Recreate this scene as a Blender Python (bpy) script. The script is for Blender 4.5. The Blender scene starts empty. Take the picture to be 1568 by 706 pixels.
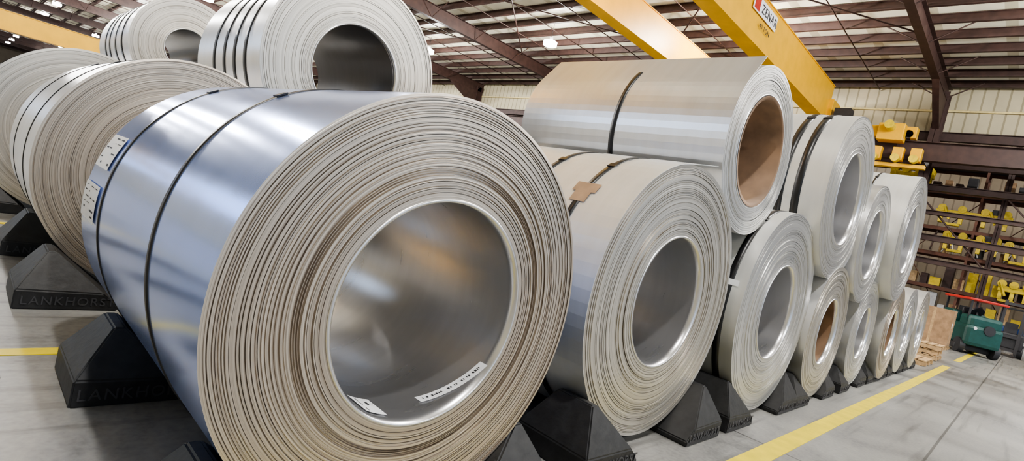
import bpy, bmesh, math, random
from mathutils import Vector, Matrix
random.seed(7)
S=bpy.context.scene
COL=bpy.context.collection
# ------------------------------------------------------------------ materials
def newmat(name):
    m=bpy.data.materials.new(name); m.use_nodes=True
    nt=m.node_tree; b=nt.nodes['Principled BSDF']
    return m,nt,b
def simple(name,col,rough=.5,metal=0,noise=.15,nscale=8,bump=0,emit=None,es=0):
    m,nt,b=newmat(name); N=nt.nodes; L=nt.links
    tc=N.new('ShaderNodeTexCoord'); nz=N.new('ShaderNodeTexNoise'); nz.inputs['Scale'].default_value=nscale; nz.inputs['Detail'].default_value=5
    L.new(tc.outputs['Object'],nz.inputs['Vector'])
    r=N.new('ShaderNodeValToRGB'); c=col
    r.color_ramp.elements[0].position=.3; r.color_ramp.elements[1].position=.7
    r.color_ramp.elements[0].color=(c[0]*(1-noise),c[1]*(1-noise),c[2]*(1-noise),1)
    r.color_ramp.elements[1].color=(min(1,c[0]*(1+noise)),min(1,c[1]*(1+noise)),min(1,c[2]*(1+noise)),1)
    L.new(nz.outputs['Fac'],r.inputs['Fac']); L.new(r.outputs['Color'],b.inputs['Base Color'])
    b.inputs['Roughness'].default_value=rough; b.inputs['Metallic'].default_value=metal
    if bump:
        bp=N.new('ShaderNodeBump'); bp.inputs['Strength'].default_value=bump; bp.inputs['Distance'].default_value=.01
        L.new(nz.outputs['Fac'],bp.inputs['Height']); L.new(bp.outputs['Normal'],b.inputs['Normal'])
    if emit:
        b.inputs['Emission Color'].default_value=(*emit,1); b.inputs['Emission Strength'].default_value=es
    return m
def math_node(nt,op,a,b=None,v=None):
    n=nt.nodes.new('ShaderNodeMath'); n.operation=op
    nt.links.new(a,n.inputs[0])
    if b is not None: nt.links.new(b,n.inputs[1])
    if v is not None: n.inputs[1].default_value=v
    return n.outputs[0]
def face_mat(name,light,dark,mid,fine=160,coarse=26,metal=.8,rough=.34,seed=0.):
    """coil end: edges of hundreds of wraps, rings by radius"""
    m,nt,b=newmat(name); N=nt.nodes; L=nt.links
    tc=N.new('ShaderNodeTexCoord'); sp=N.new('ShaderNodeSeparateXYZ'); L.new(tc.outputs['Object'],sp.inputs[0])
    x2=math_node(nt,'MULTIPLY',sp.outputs[0],sp.outputs[0]); z2=math_node(nt,'MULTIPLY',sp.outputs[2],sp.outputs[2])
    rad=math_node(nt,'SQRT',math_node(nt,'ADD',x2,z2))
    wob=N.new('ShaderNodeTexNoise'); wob.inputs['Scale'].default_value=1.6; wob.inputs['Detail'].default_value=1; L.new(tc.outputs['Object'],wob.inputs['Vector'])
    rad2=math_node(nt,'ADD',rad,math_node(nt,'MULTIPLY',wob.outputs['Fac'],v=.018))
    rad2=math_node(nt,'ADD',rad2,v=seed)
    def oned(scale,detail):
        c=N.new('ShaderNodeCombineXYZ'); L.new(rad2,c.inputs[0])
        n=N.new('ShaderNodeTexNoise'); n.inputs['Scale'].default_value=scale; n.inputs['Detail'].default_value=detail; n.inputs['Roughness'].default_value=.65
        L.new(c.outputs[0],n.inputs['Vector']); return n.outputs['Fac']
    f1=oned(fine,3); f2=oned(coarse,4)
    mix=math_node(nt,'ADD',math_node(nt,'MULTIPLY',f1,v=.62),math_node(nt,'MULTIPLY',f2,v=.38))
    r=N.new('ShaderNodeValToRGB'); e=r.color_ramp.elements
    e[0].position=.37; e[0].color=(*dark,1); e[1].position=.60; e[1].color=(*light,1)
    k=e.new(.47); k.color=(*mid,1)
    L.new(mix,r.inputs['Fac']); L.new(r.outputs['Color'],b.inputs['Base Color'])
    b.inputs['Metallic'].default_value=metal; b.inputs['Roughness'].default_value=rough
    bp=N.new('ShaderNodeBump'); bp.inputs['Strength'].default_value=.6; bp.inputs['Distance'].default_value=.004
    L.new(mix,bp.inputs['Height']); L.new(bp.outputs['Normal'],b.inputs['Normal'])
    return m
def barrel_mat(name,col,rough,metal=.85,streak=.12,bump=.25):
    m,nt,b=newmat(name); N=nt.nodes; L=nt.links
    tc=N.new('ShaderNodeTexCoord'); mp=N.new('ShaderNodeMapping'); mp.inputs['Scale'].default_value=(1.2,9,1.2)
    L.new(tc.outputs['Object'],mp.inputs[0])
    n=N.new('ShaderNodeTexNoise'); n.inputs['Scale'].default_value=1.5; n.inputs['Detail'].default_value=5; L.new(mp.outputs[0],n.inputs['Vector'])
    r=N.new('ShaderNodeValToRGB'); r.color_ramp.elements[0].position=.3; r.color_ramp.elements[1].position=.7
    r.color_ramp.elements[0].color=tuple(c*(1-streak) for c in col)+(1,); r.color_ramp.elements[1].color=tuple(min(1,c*(1+streak)) for c in col)+(1,)
    L.new(n.outputs['Fac'],r.inputs['Fac'])
    mr=N.new('ShaderNodeMapRange'); mr.inputs['To Min'].default_value=rough*.9; mr.inputs['To Max'].default_value=rough*1.12
    L.new(n.outputs['Fac'],mr.inputs['Value']); L.new(mr.outputs[0],b.inputs['Roughness'])
    L.new(r.outputs['Color'],b.inputs['Base Color'])
    b.inputs['Metallic'].default_value=metal
    n2=N.new('ShaderNodeTexNoise'); n2.inputs['Scale'].default_value=2.2; n2.inputs['Detail'].default_value=1; L.new(tc.outputs['Object'],n2.inputs['Vector'])
    bp=N.new('ShaderNodeBump'); bp.inputs['Strength'].default_value=bump; bp.inputs['Distance'].default_value=.02
    L.new(n2.outputs['Fac'],bp.inputs['Height']); L.new(bp.outputs['Normal'],b.inputs['Normal'])
    return m
F_WARM=face_mat('coil_edge_warm',(.72,.65,.56),(.17,.13,.10),(.47,.41,.345),fine=170,coarse=34)
F_NEUT=face_mat('coil_edge_neutral',(.76,.72,.65),(.23,.205,.175),(.51,.48,.43),fine=150,coarse=28,seed=3.)
F_COOL=face_mat('coil_edge_cool',(.83,.825,.80),(.30,.29,.28),(.59,.58,.565),fine=120,coarse=22,seed=6.)
B_BLUE=barrel_mat('steel_blue_reflection',(.38,.50,.90),.19,metal=.75,streak=.03,bump=.12)  # blue daylight reflection painted into the barrel's base colour
B_SILV=barrel_mat('steel_silver',(.78,.78,.79),.32,metal=.8,streak=.04)
B_GALV=barrel_mat('steel_matte',(.77,.775,.765),.42,metal=.62,streak=.04)
BORE=barrel_mat('steel_bore',(.70,.70,.715),.28,metal=.9,streak=.04,bump=.05)
BORE_SHADE=barrel_mat('steel_bore_shaded',(.15,.145,.145),.35,metal=.7,streak=.07,bump=.08)  # same bore steel, shade inside the bore painted in as darker colour
STRAP=simple('strap_black',(.012,.012,.014),.35)
PAPER=simple('paper_white',(.82,.83,.86),.6,noise=.03)
INK=simple('label_ink',(.03,.03,.035),.6)
CARD=simple('cardboard',(.36,.23,.13),.8,noise=.25,nscale=6)
SLEEVE=simple('fibre_sleeve',(.24,.15,.09),.7,noise=.3,nscale=4)
BLACKP=simple('black_plastic',(.015,.015,.016),.5,noise=.4,nscale=14,bump=.4)
RAILG=simple('rail_grey',(.06,.06,.06),.5,noise=.3)
BROWN=simple('painted_steel_brown',(.055,.028,.023),.55,noise=.25,nscale=3)
RACKC=simple('rack_oxide',(.12,.045,.025),.55,noise=.3,nscale=3)
YEL=simple('crane_yellow',(.80,.44,.015),.42,noise=.08,nscale=1.5)
YEL2=simple('machine_yellow',(.70,.52,.03),.45)
TEAL=simple('scrubber_teal',(.012,.07,.06),.35)
RED=simple('red_paint',(.5,.03,.02),.4)
BLUEP=simple('blue_paint',(.03,.08,.25),.4)
DARK=simple('dark_grey',(.03,.03,.035),.5)
WOOD=simple('pallet_wood',(.50,.34,.18),.75,noise=.25,nscale=10)
LAMPE=simple('lamp_glow',(1,1,1),.5,emit=(1,.98,.95),es=110)
LAMPH=simple('lamp_housing',(.5,.5,.5),.4,metal=.7)
# floor
def floor_mat():
    m,nt,b=newmat('concrete_floor'); N=nt.nodes; L=nt.links
    tc=N.new('ShaderNodeTexCoord')
    n1=N.new('ShaderNodeTexNoise'); n1.inputs['Scale'].default_value=.6; n1.inputs['Detail'].default_value=9; n1.inputs['Roughness'].default_value=.65; n1.inputs['Distortion'].default_value=.6
    n2=N.new('ShaderNodeTexNoise'); n2.inputs['Scale'].default_value=30; n2.inputs['Detail'].default_value=4
    L.new(tc.outputs['Object'],n1.inputs[0]); L.new(tc.outputs['Object'],n2.inputs[0])
    s=math_node(nt,'ADD',math_node(nt,'MULTIPLY',n1.outputs['Fac'],v=.8),math_node(nt,'MULTIPLY',n2.outputs['Fac'],v=.2))
    r=N.new('ShaderNodeValToRGB'); e=r.color_ramp.elements; e[0].position=.36; e[0].color=(.11,.11,.11,1); e[1].position=.62; e[1].color=(.33,.325,.305,1)
    k=e.new(.48); k.color=(.235,.232,.225,1)
    L.new(s,r.inputs['Fac'])
    mp2=N.new('ShaderNodeMapping'); mp2.inputs['Scale'].default_value=(.35,7,1); L.new(tc.outputs['Object'],mp2.inputs[0])
    n3=N.new('ShaderNodeTexNoise'); n3.inputs['Scale'].default_value=1.2; n3.inputs['Detail'].default_value=6; L.new(mp2.outputs[0],n3.inputs[0])
    r3=N.new('ShaderNodeValToRGB'); r3.color_ramp.elements[0].position=.33; r3.color_ramp.elements[0].color=(.6,.6,.6,1); r3.color_ramp.elements[1].position=.45; r3.color_ramp.elements[1].color=(1,1,1,1)
    L.new(n3.outputs['Fac'],r3.inputs[0])
    bk=N.new('ShaderNodeTexBrick'); bk.offset=0; bk.inputs['Scale'].default_value=1; bk.inputs['Brick Width'].default_value=6; bk.inputs['Row Height'].default_value=6
    bk.inputs['Mortar Size'].default_value=.012; bk.inputs['Color1'].default_value=(1,1,1,1); bk.inputs['Color2'].default_value=(1,1,1,1); bk.inputs['Mortar'].default_value=(.35,.35,.35,1)
    mp=N.new('ShaderNodeMapping'); mp.inputs['Location'].default_value=(1.3,5.6,0); L.new(tc.outputs['Object'],mp.inputs[0]); L.new(mp.outputs[0],bk.inputs['Vector'])
    mx=N.new('ShaderNodeMixRGB'); mx.blend_type='MULTIPLY'; mx.inputs[0].default_value=1; L.new(r.outputs[0],mx.inputs[1]); L.new(bk.outputs['Color'],mx.inputs[2])
    mx2=N.new('ShaderNodeMixRGB'); mx2.blend_type='MULTIPLY'; mx2.inputs[0].default_value=1; L.new(mx.outputs[0],mx2.inputs[1]); L.new(r3.outputs[0],mx2.inputs[2])
    L.new(mx2.outputs[0],b.inputs['Base Color'])
    mr=N.new('ShaderNodeMapRange'); mr.inputs['To Min'].default_value=.22; mr.inputs['To Max'].default_value=.5; L.new(n1.outputs['Fac'],mr.inputs[0]); L.new(mr.outputs[0],b.inputs['Roughness'])
    return m
FLOOR=floor_mat()
def ribbed(name,col,axis,period,dark=.6,emit=0):
    m,nt,b=newmat(name); N=nt.nodes; L=nt.links
    tc=N.new('ShaderNodeTexCoord'); sp=N.new('ShaderNodeSeparateXYZ'); L.new(tc.outputs['Object'],sp.inputs[0])
    f=math_node(nt,'FRACT',math_node(nt,'MULTIPLY',sp.outputs[axis],v=1/period))
    g=math_node(nt,'LESS_THAN',f,v=.16)
    nz=N.new('ShaderNodeTexNoise'); nz.inputs['Scale'].default_value=.7; nz.inputs['Detail'].default_value=4; L.new(tc.outputs['Object'],nz.inputs[0])
    r=N.new('ShaderNodeValToRGB'); r.color_ramp.elements[0].position=.3; r.color_ramp.elements[1].position=.7
    r.color_ramp.elements[0].color=tuple(c*.8 for c in col)+(1,); r.color_ramp.elements[1].color=(*col,1); L.new(nz.outputs['Fac'],r.inputs[0])
    mx=N.new('ShaderNodeMixRGB'); mx.blend_type='MULTIPLY'; L.new(g,mx.inputs[0]); L.new(r.outputs[0],mx.inputs[1]); mx.inputs[2].default_value=(dark,dark*.97,dark*.9,1)
    L.new(mx.outputs[0],b.inputs['Base Color']); b.inputs['Roughness'].default_value=.6
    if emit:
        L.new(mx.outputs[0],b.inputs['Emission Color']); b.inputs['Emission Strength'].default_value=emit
    return m
CREAM=ribbed('wall_panel_cream',(.56,.50,.34),1,.55)
CEIL=ribbed('roof_insulation',(.78,.74,.58),1,2.6,dark=.72,emit=.11)  # faint emission added so the roof panels look lit
YLINE=simple('floor_paint_yellow',(.75,.60,.02),.45,noise=.12,nscale=6)
DAY=simple('daylight_panel',(.6,.75,1),.5,emit=(.5,.68,1.0),es=3)
WALLD=ribbed('wall_panel_dark',(.20,.16,.115),1,.6)
# ------------------------------------------------------------------ mesh builder
class B:
    def __init__(s): s.v=[];s.f=[];s.m=[];s.sm=[];s.mats=[]
    def mi(s,mat):
        if mat not in s.mats: s.mats.append(mat)
        return s.mats.index(mat)
    def add(s,vs,fs,mat,smooth=False):
        o=len(s.v); s.v+=[tuple(v) for v in vs]
        k=s.mi(mat)
        for f in fs: s.f.append([i+o for i in f]); s.m.append(k); s.sm.append(smooth)
    def box(s,c,d,mat,rot=None,bev=0):
        bm=bmesh.new(); bmesh.ops.create_cube(bm,size=1)
        for v in bm.verts: v.co=Vector((v.co.x*d[0],v.co.y*d[1],v.co.z*d[2]))
        if bev: bmesh.ops.bevel(bm,geom=list(bm.edges),offset=bev,segments=2,affect='EDGES',profile=.6)
        M=Matrix.Translation(c)@(rot.to_4x4() if rot else Matrix())
        bm.verts.ensure_lookup_table(); bm.verts.index_update()
        s.add([M@v.co for v in bm.verts],[[v.index for v in f.verts] for f in bm.faces],mat); bm.free()
    def hull(s,pts,mat,bev=0):
        bm=bmesh.new()
        for p in pts: bm.verts.new(p)
        r=bmesh.ops.convex_hull(bm,input=bm.verts)
        bmesh.ops.dissolve_limit(bm,angle_limit=.02,verts=bm.verts,edges=bm.edges)
        if bev: bmesh.ops.bevel(bm,geom=list(bm.edges),offset=bev,segments=2,affect='EDGES')
        bmesh.ops.recalc_face_normals(bm,faces=bm.faces)
        bm.verts.index_update()
        s.add([v.co.copy() for v in bm.verts],[[v.index for v in f.verts] for f in bm.faces],mat); bm.free()
    def cyl(s,p,q,r,mat,n=20,r2=None,caps=True):
        p=Vector(p);q=Vector(q);r2=r if r2 is None else r2
        ax=(q-p).normalized(); u=ax.orthogonal().normalized(); w=ax.cross(u)
        vs=[];
        for P,R in((p,r),(q,r2)):
            for i in range(n):
                a=2*math.pi*i/n; vs.append(P+R*(u*math.cos(a)+w*math.sin(a)))
        s.add(vs,[[i,(i+1)%n,n+(i+1)%n,n+i] for i in range(n)],mat,True)
        if caps: s.add(vs,[list(range(n))[::-1],list(range(n,2*n))],mat)
    def ibeam(s,p,q,h,w,mat,tf=.03,tw=.02):
        p=Vector(p);q=Vector(q); L=(q-p).length; ax=(q-p).normalized()
        up=Vector((0,0,1)) if abs(ax.z)<.9 else Vector((1,0,0)); sd=ax.cross(up).normalized(); up=sd.cross(ax)
        R=Matrix((ax,sd,up)).transposed(); c=(p+q)/2
        s.box(c,(L,tw,h),mat,R); s.box(c+up*(h/2-tf/2),(L,w,tf),mat,R); s.box(c-up*(h/2-tf/2),(L,w,tf),mat,R)
    def obj(s,name,parent=None,loc=(0,0,0)):
        me=bpy.data.meshes.new(name); me.from_pydata(s.v,[],s.f)
        for m in s.mats: me.materials.append(m)
        me.polygons.foreach_set('material_index',s.m); me.polygons.foreach_set('use_smooth',s.sm); me.update()
        o=bpy.data.objects.new(name,me); COL.objects.link(o); o.location=loc
        if parent: o.parent=parent
        return o
def empty(name,loc):
    o=bpy.data.objects.new(name,None); o.empty_display_size=.2; COL.objects.link(o); o.location=loc; return o
# ------------------------------------------------------------------ coils
def lathe(b,prof,seg,mat,smooth,wob=None,tilt=0):
    n=len(prof); vs=[]
    for k,(r,y) in enumerate(prof):
        for i in range(seg):
            a=2*math.pi*i/seg
            rr=r+(wob[k][0]*math.sin(a+wob[k][1]) if wob else 0)
            vs.append((rr*math.cos(a),y+tilt*math.sin(a),rr*math.sin(a)))
    fs=[]
    for k in range(n-1):
        for i in range(seg):
            j=(i+1)%seg; fs.append([k*seg+i,(k)*seg+j,(k+1)*seg+j,(k+1)*seg+i])
    b.add(vs,fs,mat,smooth)
def coil(c,r,k,length,face=F_NEUT,barrel=B_SILV,bore=BORE,straps=(),seg=128,grooves=18,gdepth=.010,flap=None,sleeve=False,labels=(),borelabels=(),seed=1,strapw=.032,patch=(),gw=1.):
    rnd=random.Random(seed); X,Y,Z=c; ri=r*k
    e=empty('steel_coil',(X,Y,Z))
    b=B()
    lathe(b,[(r,.0),(r,length)],seg,barrel,True)
    lathe(b,[(ri,length),(ri,.0)],seg,bore,True)
    gs=sorted(rnd.uniform(ri+.03,r-.012) for _ in range(grooves))
    prof=[(ri,0)];wob=[(0,0)]; off=0
    last=ri
    for g in gs:
        if g-last<.007: continue
        # looser wraps (wider gaps) in the middle of the build-up
        t=(g-ri)/(r-ri); wide=1+1.2*math.exp(-((t-.35)/.22)**2) if gw>1 else 1
        w=rnd.uniform(.0008,.0022)*wide; d=rnd.uniform(.3,1)*gdepth; no=rnd.uniform(-.003,.003)
        a=(rnd.uniform(0,.001),rnd.uniform(0,6.28))
        prof+=[(g-w,off),(g-w*.6,off+d),(g+w*.6,off+d),(g+w,no)]; wob+=[a]*4; off=no; last=g
    prof+=[(r,0)]; wob+=[(0,0)]
    lathe(b,prof,seg,face,False,wob)
    lathe(b,[(ri,length),(ri+.02,length+.004),(r*.75,length-.003),(r-.01,length),(r,length)],seg,face,False)
    lathe(b,[(ri+.012,-.001),(ri+.010,-.006),(ri-.002,-.006),(ri-.002,.05)],seg,BORE,True)
    if sleeve:
        lathe(b,[(ri-.002,length-.02),(ri-.03,length-.02),(ri-.03,-.004),(ri-.002,-.008)],seg,SLEEVE,True)
    b.obj('wound_body',e)
    so=.008 if flap else .001
    for n,sy in enumerate(straps):
        tl=0
        if isinstance(sy,tuple): sy,tl=sy
        s=B(); w=strapw/2; lathe(s,[(r+so-.004,sy-w),(r+so+.0035,sy-w),(r+so+.0035,sy+w),(r+so-.004,sy+w)],seg,STRAP,True,tilt=tl)
        a=math.radians(122); p=Vector((math.cos(a)*(r+so+.006),sy+tl*math.sin(a),math.sin(a)*(r+so+.006)))
        s.box(p,(.006,strapw+.012,.05),STRAP,Matrix.Rotation(-a,3,'Y'))
        s.obj('strap_%d'%(n+1),e)
    if flap:
        ta,tr=math.radians(flap[0]),flap[1]; R=r+.003; half=math.acos(R/tr); a0=ta+half
        pts=[]
        for i in range(25):
            a=a0+math.radians(110)*(1-i/24); pts.append((R*math.cos(a),R*math.sin(a)))
        tip=(tr*math.cos(ta),tr*math.sin(ta)); st=pts[-1]
        for i in range(1,7):
            t=i/6; pts.append((st[0]+(tip[0]-st[0])*t,st[1]+(tip[1]-st[1])*t))
        s=B(); y0,y1=-.004,length; th=.003; vs=[]
        for (x,z) in pts:
            l=math.hypot(x,z); nx,nz=x/l*th,z/l*th
            vs+=[(x,y0,z),(x,y1,z),(x+nx,y1,z+nz),(x+nx,y0,z+nz)]
        fs=[]
        for i in range(len(pts)-1):
            o=i*4
            for j in range(4): fs.append([o+j,o+(j+1)%4,o+4+(j+1)%4,o+4+j])
        fs+=[[0,1,2,3],[len(vs)-4+j for j in(3,2,1,0)]]
        s.add(vs,fs,barrel); s.obj('outer_wrap_tail',e)
    def patchmesh(name,R,a0,a1,y0,y1,mat,lines=0,th=.0015,shear=0):
        s=B(); n=10
        def grid(A0,A1,Y0,Y1,RR,mt):
            vs=[];fs=[]
            for i in range(n+1):
                A=A0+(A1-A0)*i/n; a=math.radians(A); sh=shear*(A-a0)/(a1-a0)
                vs+=[(RR*math.cos(a),Y0+sh,RR*math.sin(a)),(RR*math.cos(a),Y1+sh,RR*math.sin(a))]
            for i in range(n): fs.append([2*i,2*i+1,2*i+3,2*i+2])
            s.add(vs,fs,mt,True)
        grid(a0,a1,y0,y1,R,mat)
        rn=random.Random(len(name)+int(a0))
        sg=1 if th>0 else -1
        if lines<0: # text running round the bore
            a=a0+(a1-a0)*.06
            while a<a1-(a1-a0)*.08:
                da=rn.uniform(.5,1.2)
                if rn.random()<.75: grid(a,a+da,y0+(y1-y0)*.38,y0+(y1-y0)*.62,R+.001*sg,INK)
                a+=da+.5
        for l in range(max(0,lines)):
            t=(l+.7)/(lines+.6); ya=a0+(a1-a0)*t; da=(a1-a0)/(lines+1)*rn.uniform(.12,.4)
            w=(y1-y0); xs=y0+w*.1
            while xs<y1-w*.15:
                ww=w*rn.uniform(.08,.28); xe=min(xs+ww,y1-w*.08)
                if rn.random()<.65: grid(ya-da/2,ya+da/2,xs,xe,R+.001*sg,INK)
                xs=xe+w*rn.uniform(.04,.15)
        s.obj(name,e)
    for n,(a0,a1,y0,y1,ln) in enumerate(labels): patchmesh('label_%d'%(n+1),r+.007,a0,a1,y0,y1,PAPER,ln)
    for n,(a0,a1,y0,y1,ln,sh) in enumerate(borelabels): patchmesh('bore_label_%d'%(n+1),ri-(.034 if sleeve else .005),a0,a1,y0,y1,PAPER,ln,th=-.001,shear=sh)
    for n,(a0,a1,y0,y1) in enumerate(patch): patchmesh('edge_protector_%d'%(n+1),r+.0125,a0,a1,y0,y1,CARD,0)
    return e
# front row, bottom tier
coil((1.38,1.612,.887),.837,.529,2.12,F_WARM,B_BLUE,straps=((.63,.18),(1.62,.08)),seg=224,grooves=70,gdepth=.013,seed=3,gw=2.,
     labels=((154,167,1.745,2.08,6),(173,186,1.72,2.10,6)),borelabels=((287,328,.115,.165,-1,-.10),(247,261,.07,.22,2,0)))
coil((3.462,1.713,.983),.933,.481,2.0,F_NEUT,B_GALV,straps=(.36,.78,1.5),seg=192,grooves=50,seed=5,flap=(77,1.02),patch=((137,142,.27,.45),(142,147,.30,.42)),strapw=.045)
coil((5.432,1.624,.984),.934,.472,2.0,F_COOL,B_GALV,straps=(.14,1.2),seg=160,grooves=40,seed=8,strapw=.06,labels=((166,169,.06,.20,0),))
coil((7.109,1.562,.813),.763,.5,2.0,F_NEUT,B_SILV,bore=SLEEVE,straps=(.5,),grooves=24,seed=9)
coil((9.009,1.557,.792),.742,.5,2.0,F_COOL,B_SILV,straps=(.5,),grooves=24,seed=10)
coil((10.713,1.475,.816),.766,.5,2.0,F_WARM,B_SILV,bore=SLEEVE,straps=(.5,),grooves=24,seed=11)
coil((12.40,1.5,.84),.79,.5,2.0,F_COOL,B_SILV,straps=(.5,),grooves=10,seed=12,seg=96)
coil((14.15,1.5,.86),.81,.5,2.0,F_NEUT,B_SILV,straps=(.5,),grooves=10,seed=13,seg=96)
# front row, upper tier
coil((4.444,1.745,2.256),.674,.66,2.05,F_COOL,B_SILV,straps=(.98,),seg=192,grooves=24,seed=20,flap=(116,.74),sleeve=True,borelabels=((236,252,.1,.26,3,0),),strapw=.045)
coil((6.635,1.568,2.28),.876,.561,2.0,F_COOL,B_GALV,straps=(.26,.42),seg=160,grooves=30,seed=21,strapw=.075)
coil((8.091,1.527,1.958),.751,.583,2.0,F_COOL,B_SILV,straps=(.5,),seg=128,grooves=24,seed=22)
coil((9.818,1.42,2.26),.93,.54,2.0,F_COOL,B_GALV,straps=(.5,1.3),seg=128,grooves=24,seed=23)
# second row
coil((1.32,4.93,.98),.93,.5,2.1,F_WARM,B_SILV,straps=(.5,1.5),seg=192,grooves=50,seed=30)
coil((3.66,4.95,.90),.85,.5,2.1,F_NEUT,B_SILV,straps=(.5,),grooves=12,seed=31)
coil((2.59,4.98,2.292),.905,.49,1.75,F_NEUT,B_SILV,bore=BORE_SHADE,straps=(.35,.62,.9,1.2),seg=192,grooves=30,seed=32,strapw=.07)
# third row
coil((1.1,8.4,1.05),1.0,.5,2.1,F_NEUT,B_SILV,straps=(.4,1.5),grooves=14,seed=40)
coil((3.12,8.4,1.05),1.0,.5,2.1,F_NEUT,B_SILV,straps=(.5,),grooves=8,seed=41)
coil((1.98,8.4,2.42),.65,.40,2.0,F_NEUT,B_SILV,bore=BORE_SHADE,straps=(.4,.8,1.2,1.5),grooves=14,seed=42,strapw=.09)
coil((1.6,12.2,1.0),.95,.5,2.0,F_NEUT,B_GALV,straps=(.4,),grooves=6,seed=43,seg=96)
# ------------------------------------------------------------------ cradles
def txt(body,size,loc,parent,mat,rot=(math.pi/2,0,0),ext=.003):
    cu=bpy.data.curves.new('raised_lettering','FONT'); cu.body=body; cu.size=size; cu.extrude=ext; cu.align_x='CENTER'; cu.space_character=1.15
    o=bpy.data.objects.new('raised_lettering',cu); COL.objects.link(o); o.location=loc; o.rotation_euler=rot; cu.materials.append(mat); o.parent=parent
    return o
LET=simple('lettering_dark',(.05,.05,.055),.4)
def cradle(xc,zc,r,side,y0,text=None,dep=.52):
    ph=math.radians(41); xk=r*math.sin(ph); zk=zc-r*math.cos(ph); t=math.tan(ph)
    zA=zk+.09; xA=xk+.09/t; xi=xk-(zk-.04)/t; xo=xA+.19
    ins=.13
    P=[]
    s=side
    ox=xc+s*(xi+xo)/2
    def p(x,y,z): P.append((xc+s*(x+.006)-ox,y,z))
    for y in(0,dep):
        p(xi,y,0);p(xo,y,0);p(xo,y,.13);p(xi,y,.04);
        p(xi+.08/t,y,.12)
    for y in(ins,dep-ins):
        p(xA,y,zA);p(xA+.05,y,zA)
    e=empty('coil_cradle',(ox,y0,0))
    b=B(); b.hull(P,BLACKP,bev=.008); b.obj('wedge_block',e)
    if text: txt(text,.08,(0,-.002,.035),e,LET)
    return ox
def rowcr(cs,ya,yb,text='LANKHORST'):
    for (x,z,r) in cs:
        for s in(-1,1):
            cradle(x,z,r,s,ya,text); cradle(x,z,r,s,yb,text)
front=[(1.38,.887,.837),(3.462,.983,.933),(5.432,.984,.934),(7.109,.813,.763),(9.009,.792,.742),(10.713,.816,.766),(12.4,.84,.79),(14.15,.86,.81)]
rowcr(front,1.50,2.98)
rowcr([(1.32,.98,.93),(3.66,.90,.85)],4.55,6.1)
rowcr([(1.1,1.05,1.0),(3.12,1.05,1.0)],8.3,9.8,None)
rowcr([(1.6,1.0,.95)],12.3,13.5,None)
def rail(y,x0,x1):
    b=B(); x=x0
    while x<x1:
        b.box((x+.055,0,.045),(.095,.13,.09),RAILG,bev=.012); b.box((x+.11,0,.035),(.03,.09,.06),BLACKP); x+=.12
    b.obj('cradle_connector_rail',None,(0,y,0))
rail(3.28,-1.62,.3); rail(4.9,-1.6,.2); rail(6.4,-1.6,.2)
# ------------------------------------------------------------------ shell
X1,YE=38,212
yc=(YE-24)/2; yl=YE+24
b=B(); b.box((17,yc,-.1),(70,yl,.2),FLOOR); b.obj('floor')
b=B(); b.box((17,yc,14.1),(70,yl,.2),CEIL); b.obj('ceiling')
b=B(); b.box((38.1,yc,12.6),(.2,yl-4,2.8),CREAM); b.obj('wall_far')
b=B(); b.box((52,yc,7),(.2,yl,14),WALLD); b.obj('wall_outer')
b=B(); b.box((17,YE,7),(70,.2,14),WALLD); b.obj('wall_back')
b=B(); b.box((-16.1,yc,7),(.2,yl,14),CREAM); b.obj('wall_left')
for i,(yy,zz) in enumerate([(20,8.5),(50,8.5),(80,8.5),(120,8.5),(160,8.5)]):  # glowing strips added on the unseen left wall for bluish light
    b=B(); b.box((-15.98,yy,zz),(.06,22,4.5),DAY)
    for k in range(12): b.box((-15.93,yy-11+k*2,zz),(.06,.12,4.5),BROWN)
    b.obj('glow_window_%d'%(i+1))
b=B(); b.box((-4,YE-.15,4.5),(18,.06,7),DAY)
for k in range(10): b.box((-13+k*2,YE-.2,4.5),(.12,.06,7),BROWN)
b.obj('glow_window_6')
def stripe(x0,x1,y0,y1):
    b=B(); b.box(((x0+x1)/2,(y0+y1)/2,.002),(x1-x0,y1-y0,.004),YLINE); b.obj('floor_stripe')
stripe(-6,18,1.10,1.26); stripe(21,36,1.10,1.26); stripe(-16,14,3.70,3.80); stripe(-16,14,7.6,7.7)
# ------------------------------------------------------------------ roof steel
RY=[-7.7+13.2*i for i in range(17)]
b=B()
for y in RY: b.ibeam((-16,y,13.15),(38,y,13.15),.9,.35,BROWN)
b.obj('roof_rafters')
b=B(); x=-15
while x<38:
    b.ibeam((x,-22,13.76),(x,YE-1,13.76),.40,.17,BROWN,tf=.03,tw=.03); x+=1.75
b.obj('roof_purlins')
b=B()
for y in RY[1:10]:
    for x in range(-11,38,4):
        b.cyl((x,y,12.75),(x,y+1.6,13.65),.03,BROWN,6); b.cyl((x,y,12.75),(x,y-1.6,13.65),.03,BROWN,6)
for y0,y1 in zip(RY[1:-1],RY[2:]):
    b.cyl((14,y0,13.5),(30,y1,13.5),.04,BROWN,6); b.cyl((30,y0,13.5),(14,y1,13.5),.04,BROWN,6)
    b.cyl((-12,y0,13.5),(6,y1,13.5),.04,BROWN,6); b.cyl((6,y0,13.5),(-12,y1,13.5),.04,BROWN,6)
    for q in(.25,.5,.75): b.cyl((-15,y0+(y1-y0)*q,13.5),(37.8,y0+(y1-y0)*q,13.5),.03,BROWN,6)
b.obj('roof_braces')
b=B()
for y in RY[1:]:
    b.ibeam((37.4,y,0),(37.4,y,13.2),.75,.5,BROWN)
    b.hull([(37.2,y-.15,12.7),(37.2,y+.15,12.7),(33.5,y-.15,12.7),(33.5,y+.15,12.7),(37.2,y-.15,11),(37.2,y+.15,11)],BROWN)
cols=b.obj('wall_columns')
b=B()
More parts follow.
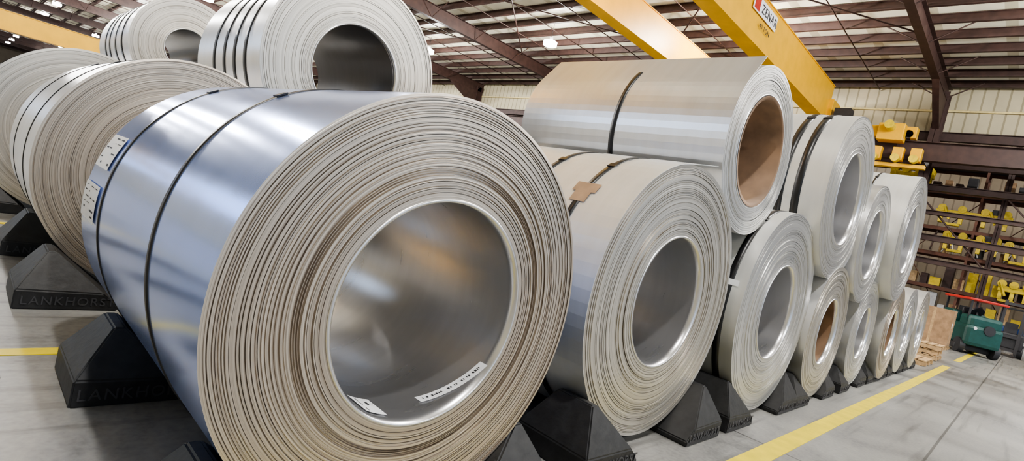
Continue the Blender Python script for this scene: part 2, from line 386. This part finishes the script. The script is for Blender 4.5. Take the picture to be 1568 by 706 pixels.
for z,h in((10.9,.5),(9.3,.3),(8.0,.35),(6.6,.25),(5.2,.35),(3.9,.3)):
    b.ibeam((38.0,-20,z),(38.0,92,z),h,.3,BROWN)
for y in range(-18,60,4):
    b.ibeam((39.5,y,0),(39.5,y,11),.25,.25,BROWN)
    b.cyl((38.2,y,3.9),(38.2,y+4,8),.05,BROWN,6)
b.obj('wall_girts')
b=B(); b.ibeam((35.0,-20,9.3),(35.0,YE-2,9.3),1.0,.45,BROWN)
for y in RY[1:]: b.box((36.2,y,8.95),(2.2,.3,.3),BROWN)
b.obj('crane_runway_beam')
b=B(); b.cyl((37.88,-20,12.35),(37.88,92,12.35),.06,simple('pipe_cream',(.75,.62,.3),.5),8); b.obj('conduit_pipe',cols)
# ------------------------------------------------------------------ bridge crane
e=empty('overhead_bridge_crane',(0,0,0))
def girder(x0,x1,y0,y1,z0,z1,name,par):
    b=B(); xm=(x0+x1)/2; L=x1-x0
    b.box((xm,(y0+y1)/2,(z0+z1)/2),(L,(y1-y0)-.1,z1-z0),YEL)
    b.box((xm,(y0+y1)/2,z0),(L,y1-y0,.04),YEL); b.box((xm,(y0+y1)/2,z1),(L,y1-y0,.04),YEL)
    b.box((xm,(y0+y1)/2,z1+.06),(L,.08,.08),DARK)
    return b.obj(name,par)
girder(-12,33.6,10.0,10.75,10.35,12.3,'bridge_girder_1',e)
girder(-12,33.6,14.75,15.45,10.35,11.9,'bridge_girder_2',e)
b=B(); b.box((34.7,11.6,10.15),(.6,11.5,.6),YEL,bev=.03)
for y in(6.2,7.2,16.4,17.2): b.cyl((34.4,y,10.05),(35.0,y,10.05),.22,DARK)
b.box((34.2,6.9,10.0),(.8,1.2,.9),YEL,bev=.04); b.cyl((33.8,6.9,10.2),(33.1,6.9,10.2),.22,YEL2); b.box((34.0,8.3,9.6),(.6,.7,.5),YEL2,bev=.03)
b.box((34,10.4,10.9),(1.4,1.2,1.2),YEL,bev=.03); b.box((33.4,9.2,10.6),(.7,.8,.7),DARK)
for y in (5.6,6.4,7.4): b.box((34.3,y,8.9),(.5,.5,.7),YEL,bev=.04); b.cyl((34.0,y,8.6),(33.6,y,8.6),.2,YEL2)
b.box((34.3,6.4,8.3),(.4,2.6,.2),YEL,bev=.02)
b.obj('end_truck',e)
b=B(); b.box((22.4,9.985,11.75),(2.6,.02,.62),PAPER); b.box((21.45,9.97,11.75),(.5,.02,.5),RED); b.obj('name_plate',e)
txt('ZENAR',.5,(22.8,9.965,11.58),e,DARK,ext=.004)
txt('40 TON',.3,(22.6,9.965,11.0),e,DARK,ext=.004)
e2=empty('overhead_bridge_crane',(0,0,0))
girder(-15,12,49.6,50.4,5.2,6.4,'bridge_girder_1',e2)
b=B(); b.box((12,50,5.6),(.8,5,.7),YEL,bev=.03); b.ibeam((12,35,4.9),(12,65,4.9),.8,.3,BROWN); 
for y in(38,50,62): b.ibeam((12,y,0),(12,y,4.5),.4,.3,BROWN)
b.obj('end_truck',e2)
txt('ZENAR',.8,(-1.5,49.55,5.5),e2,DARK,ext=.01)
# ------------------------------------------------------------------ storage racks with lifting gear, behind the far wall
rack=empty('storage_rack',(41,21,0))
def gear(y,z,w):
    b=B()
    b.box((0,0,0),(.5,w,.30),YEL2,bev=.03)
    for t in(-.42,-.15,.15,.42):
        b.box((0,t*w,-.35),(.4,.18,.5),YEL2,bev=.02); b.cyl((-.3,t*w,.25),(.3,t*w,.25),.2,YEL2)
    for t in(-.3,.3):
        b.cyl((-.3,t*w,-.4),(-.3,t*w+.3,.3),.06,YEL2,8)
    b.box((0,-.3*w,.3),(.3,.5,.35),DARK,bev=.02); b.box((0,.25*w,-.65),(.35,.7,.14),YEL2,bev=.02)
    b.obj('lifting_beam',rack,(-.9,y-21,z))
for y,z,w in((3.2,7.0,3.4),(-.6,7.0,3.0),(3.0,5.5,2.6),(.2,5.4,2.8),(8,7.0,3),(-4,6.9,3),(-3.5,5.3,2.5),(6.5,9.0,2.2),(.5,3.3,1.8)): gear(y,z,w)
b=B()
for y in range(-18,60,3):
    for x in(-.8,.8): b.box((x,y-21,5.5),(.12,.12,11),RACKC)
for z in(4.55,6.05,8.2,2.6,9.7,1.2):
    for x in(-.8,.8): b.box((x,0,z),(.1,78,.2),RACKC)
    b.box((0,0,z+.1),(1.6,78,.03),DARK)
for y in range(-18,57,3):
    b.cyl((.85,y-21,.2),(.85,y-18,4.5),.03,RACKC,6); b.cyl((.85,y-21,8.2),(.85,y-18,4.5),.03,RACKC,6)
b.obj('rack_frame',rack)
b=B()
rr=random.Random(4)
for i in range(44):
    y=-9+i*.55-21
    for z0,hm in((0,1.0),(1.35,1.0),(2.73,1.4),(4.7,1.0),(8.33,1.1)):
        h=rr.uniform(.3,hm)
        mt=rr.choice([CARD,DARK,BROWN,DARK,LAMPH,WOOD,YEL2]) if z0<8 else rr.choice([CARD,DARK,DARK,BROWN])
        if z0==0: mt=rr.choice([CARD,DARK,LAMPH,BLUEP,PAPER])
        if z0==4.7 and rr.random()<.5: continue
        b.box((rr.uniform(-.1,.3),y,z0+h/2),(.7,rr.uniform(.3,.52),h),mt,bev=.02)
    b.cyl((-.9,y,4.7),(-.9,y+rr.uniform(-.5,.5),4.7+rr.uniform(.5,1.2)),.04,rr.choice([BROWN,YEL2,LAMPH]),8)
b.obj('stored_parts',rack)
# ------------------------------------------------------------------ items at end of aisle
def pallet(b,cx,cy,z0,w=1.2,d=1.0):
    for i in range(6): b.box((cx,cy-d/2+d*(i+.5)/6,z0+.125),(w,d/6*.75,.022),WOOD)
    for i in(-1,0,1):
        b.box((cx+i*(w/2-.05),cy,z0+.06),(.09,d,.09),WOOD)
    for i in range(4): b.box((cx,cy-d/2+d*(i+.5)/4,z0+.01),(w,.1,.02),WOOD)
b=B(); pallet(b,0,0,0); pallet(b,.05,.02,.14); pallet(b,.02,-.03,.28); b.obj('pallet_stack',None,(19.2,1.95,0))
b=B(); pallet(b,0,0,0,1.3,1.2); b.obj('pallet_stack',None,(16.6,2.0,0))
b=B(); pallet(b,0,0,0,1.15,1.15); b.box((0,0,.80),(1.1,1.1,1.3),CARD,bev=.01)
b.box((0,-.552,.80),(.08,.006,1.25),WOOD); b.box((-.552,0,.80),(.006,.08,1.25),WOOD); b.box((-.3,-.555,.9),(.25,.006,.18),PAPER)
b.obj('cardboard_box',None,(25.6,2.35,0))
# ride-on floor scrubber
b=B()
b.box((0,0,.65),(1.9,1.05,.7),TEAL,bev=.12); b.box((-.55,0,1.1),(.7,.95,.45),TEAL,bev=.12); b.box((.55,0,1.15),(.75,1.0,.5),TEAL,bev=.1)
b.box((0,0,.95),(.45,.5,.12),DARK,bev=.04); b.box((.2,0,1.25),(.12,.5,.55),DARK,bev=.04)
b.cyl((-.3,0,1.2),(-.18,0,1.45),.03,DARK); b.cyl((-.2,0,1.42),(-.16,0,1.46),.2,DARK)
for sx in(-.65,.65):
    for sy in(-.5,.5): b.cyl((sx,sy-.08,.25),(sx,sy+.08,.25),.25,DARK,24)
b.box((0,0,.2),(1.2,1.2,.2),DARK,bev=.05)
for sx in(-.7,.85):
    for sy in(-.45,.45): b.box((sx,sy,1.45),(.05,.05,.75),DARK)
b.box((.08,0,1.84),(1.75,1.1,.08),RED,bev=.03)
b.cyl((-.75,-.1,.9),(-.98,-.1,.9),.16,DARK); b.cyl((-.75,.3,.9),(-.96,.3,.9),.05,PAPER)
o=b.obj('ride_on_floor_scrubber',None,(27.8,1.45,0)); o.rotation_euler=(0,0,.5); o.scale=(1.12,1.12,1.12)
# forklift
b=B()
b.box((0,0,.7),(1.9,1.1,.75),DARK,bev=.08); b.box((.75,0,1.05),(.5,1.05,.6),BLUEP,bev=.1)
for sx in(-.6,.6):
    for sy in(-.5,.5): b.cyl((sx,sy-.1,.3),(sx,sy+.1,.3),.3,DARK,24)
for sx in(-.5,.5):
    for sy in(-.45,.45): b.box((sx,sy,1.6),(.06,.06,1.2),DARK)
b.box((0,0,2.2),(1.1,1.0,.06),DARK)
for sy in(-.35,.35): b.box((-1.05,sy,1.3),(.1,.12,2.5),DARK); b.box((-1.6,sy*.8,.12),(1.1,.12,.05),DARK)
for z in(.3,.9,2.4): b.box((-1.05,0,z),(.06,.7,.12),DARK)
b.box((.1,0,1.0),(.45,.5,.12),DARK,bev=.03); b.box((.3,0,1.3),(.1,.48,.5),DARK,bev=.03)
b.obj('forklift',None,(35.2,.4,0))
b=B(); pallet(b,0,0,0); b.box((-.2,.1,.4),(.6,.7,.5),WOOD,bev=.01); b.box((.3,-.1,.34),(.35,.5,.38),YEL2,bev=.02); b.box((-.2,.1,.8),(.4,.4,.3),PAPER,bev=.01)
b.obj('parts_pallet',None,(33,-.9,0))
# ------------------------------------------------------------------ high-bay lamps
def lamp(x,y,P):
    e=empty('high_bay_lamp',(x,y,12.55))
    b=B(); b.cyl((0,0,1.44),(0,0,.35),.015,DARK,6); b.cyl((0,0,.42),(0,0,.22),.12,LAMPH,20); b.cyl((0,0,.22),(0,0,.08),.2,LAMPH,24,r2=.47,caps=False)
    b.cyl((0,0,.14),(0,0,-.12),.44,LAMPE,24); b.obj('housing',e)
    if P:
        l=bpy.data.lights.new('bulb','POINT'); l.energy=P; l.color=(1,.98,.95); l.shadow_soft_size=.2
        o=bpy.data.objects.new('bulb',l); COL.objects.link(o); o.location=(0,0,-.4); o.parent=e
for x in(0,13,26):
    for i in range(15):
        y=-15.2+13.5*i
        lamp(x,y,2300 if i<8 else 0)
for x in(6.5,19.5):
    for i in range(6,15): lamp(x,-8.5+13.5*i,0)
for y in(-1.7,11.8): lamp(45,y,1100)  # unseen lamps added to brighten the bay behind the far wall
# ------------------------------------------------------------------ world
w=bpy.data.worlds.new('world'); S.world=w; w.use_nodes=True
w.node_tree.nodes['Background'].inputs[0].default_value=(.66,.80,1,1); w.node_tree.nodes['Background'].inputs[1].default_value=.9
# ------------------------------------------------------------------ camera
f,a,p,ro=834.2,.7617,-.0368,.2307
fw=Vector((math.cos(a)*math.cos(p),math.sin(a)*math.cos(p),math.sin(p)))
ri=Vector((math.sin(a),-math.cos(a),0)); up=ri.cross(fw)
r2=ri*math.cos(ro)+up*math.sin(ro); u2=-ri*math.sin(ro)+up*math.cos(ro)
m=Matrix((r2,u2,-fw)).transposed().to_4x4(); m.translation=(0,0,1.35)
cam=bpy.data.cameras.new('camera'); co=bpy.data.objects.new('camera',cam); COL.objects.link(co)
co.matrix_world=m; cam.sensor_width=36; cam.lens=f/1568*36; cam.clip_end=400; cam.clip_start=.05
S.camera=co
try: S.view_settings.look='AgX - Medium High Contrast'
except Exception as ex: print(ex)
S.view_settings.exposure=.2
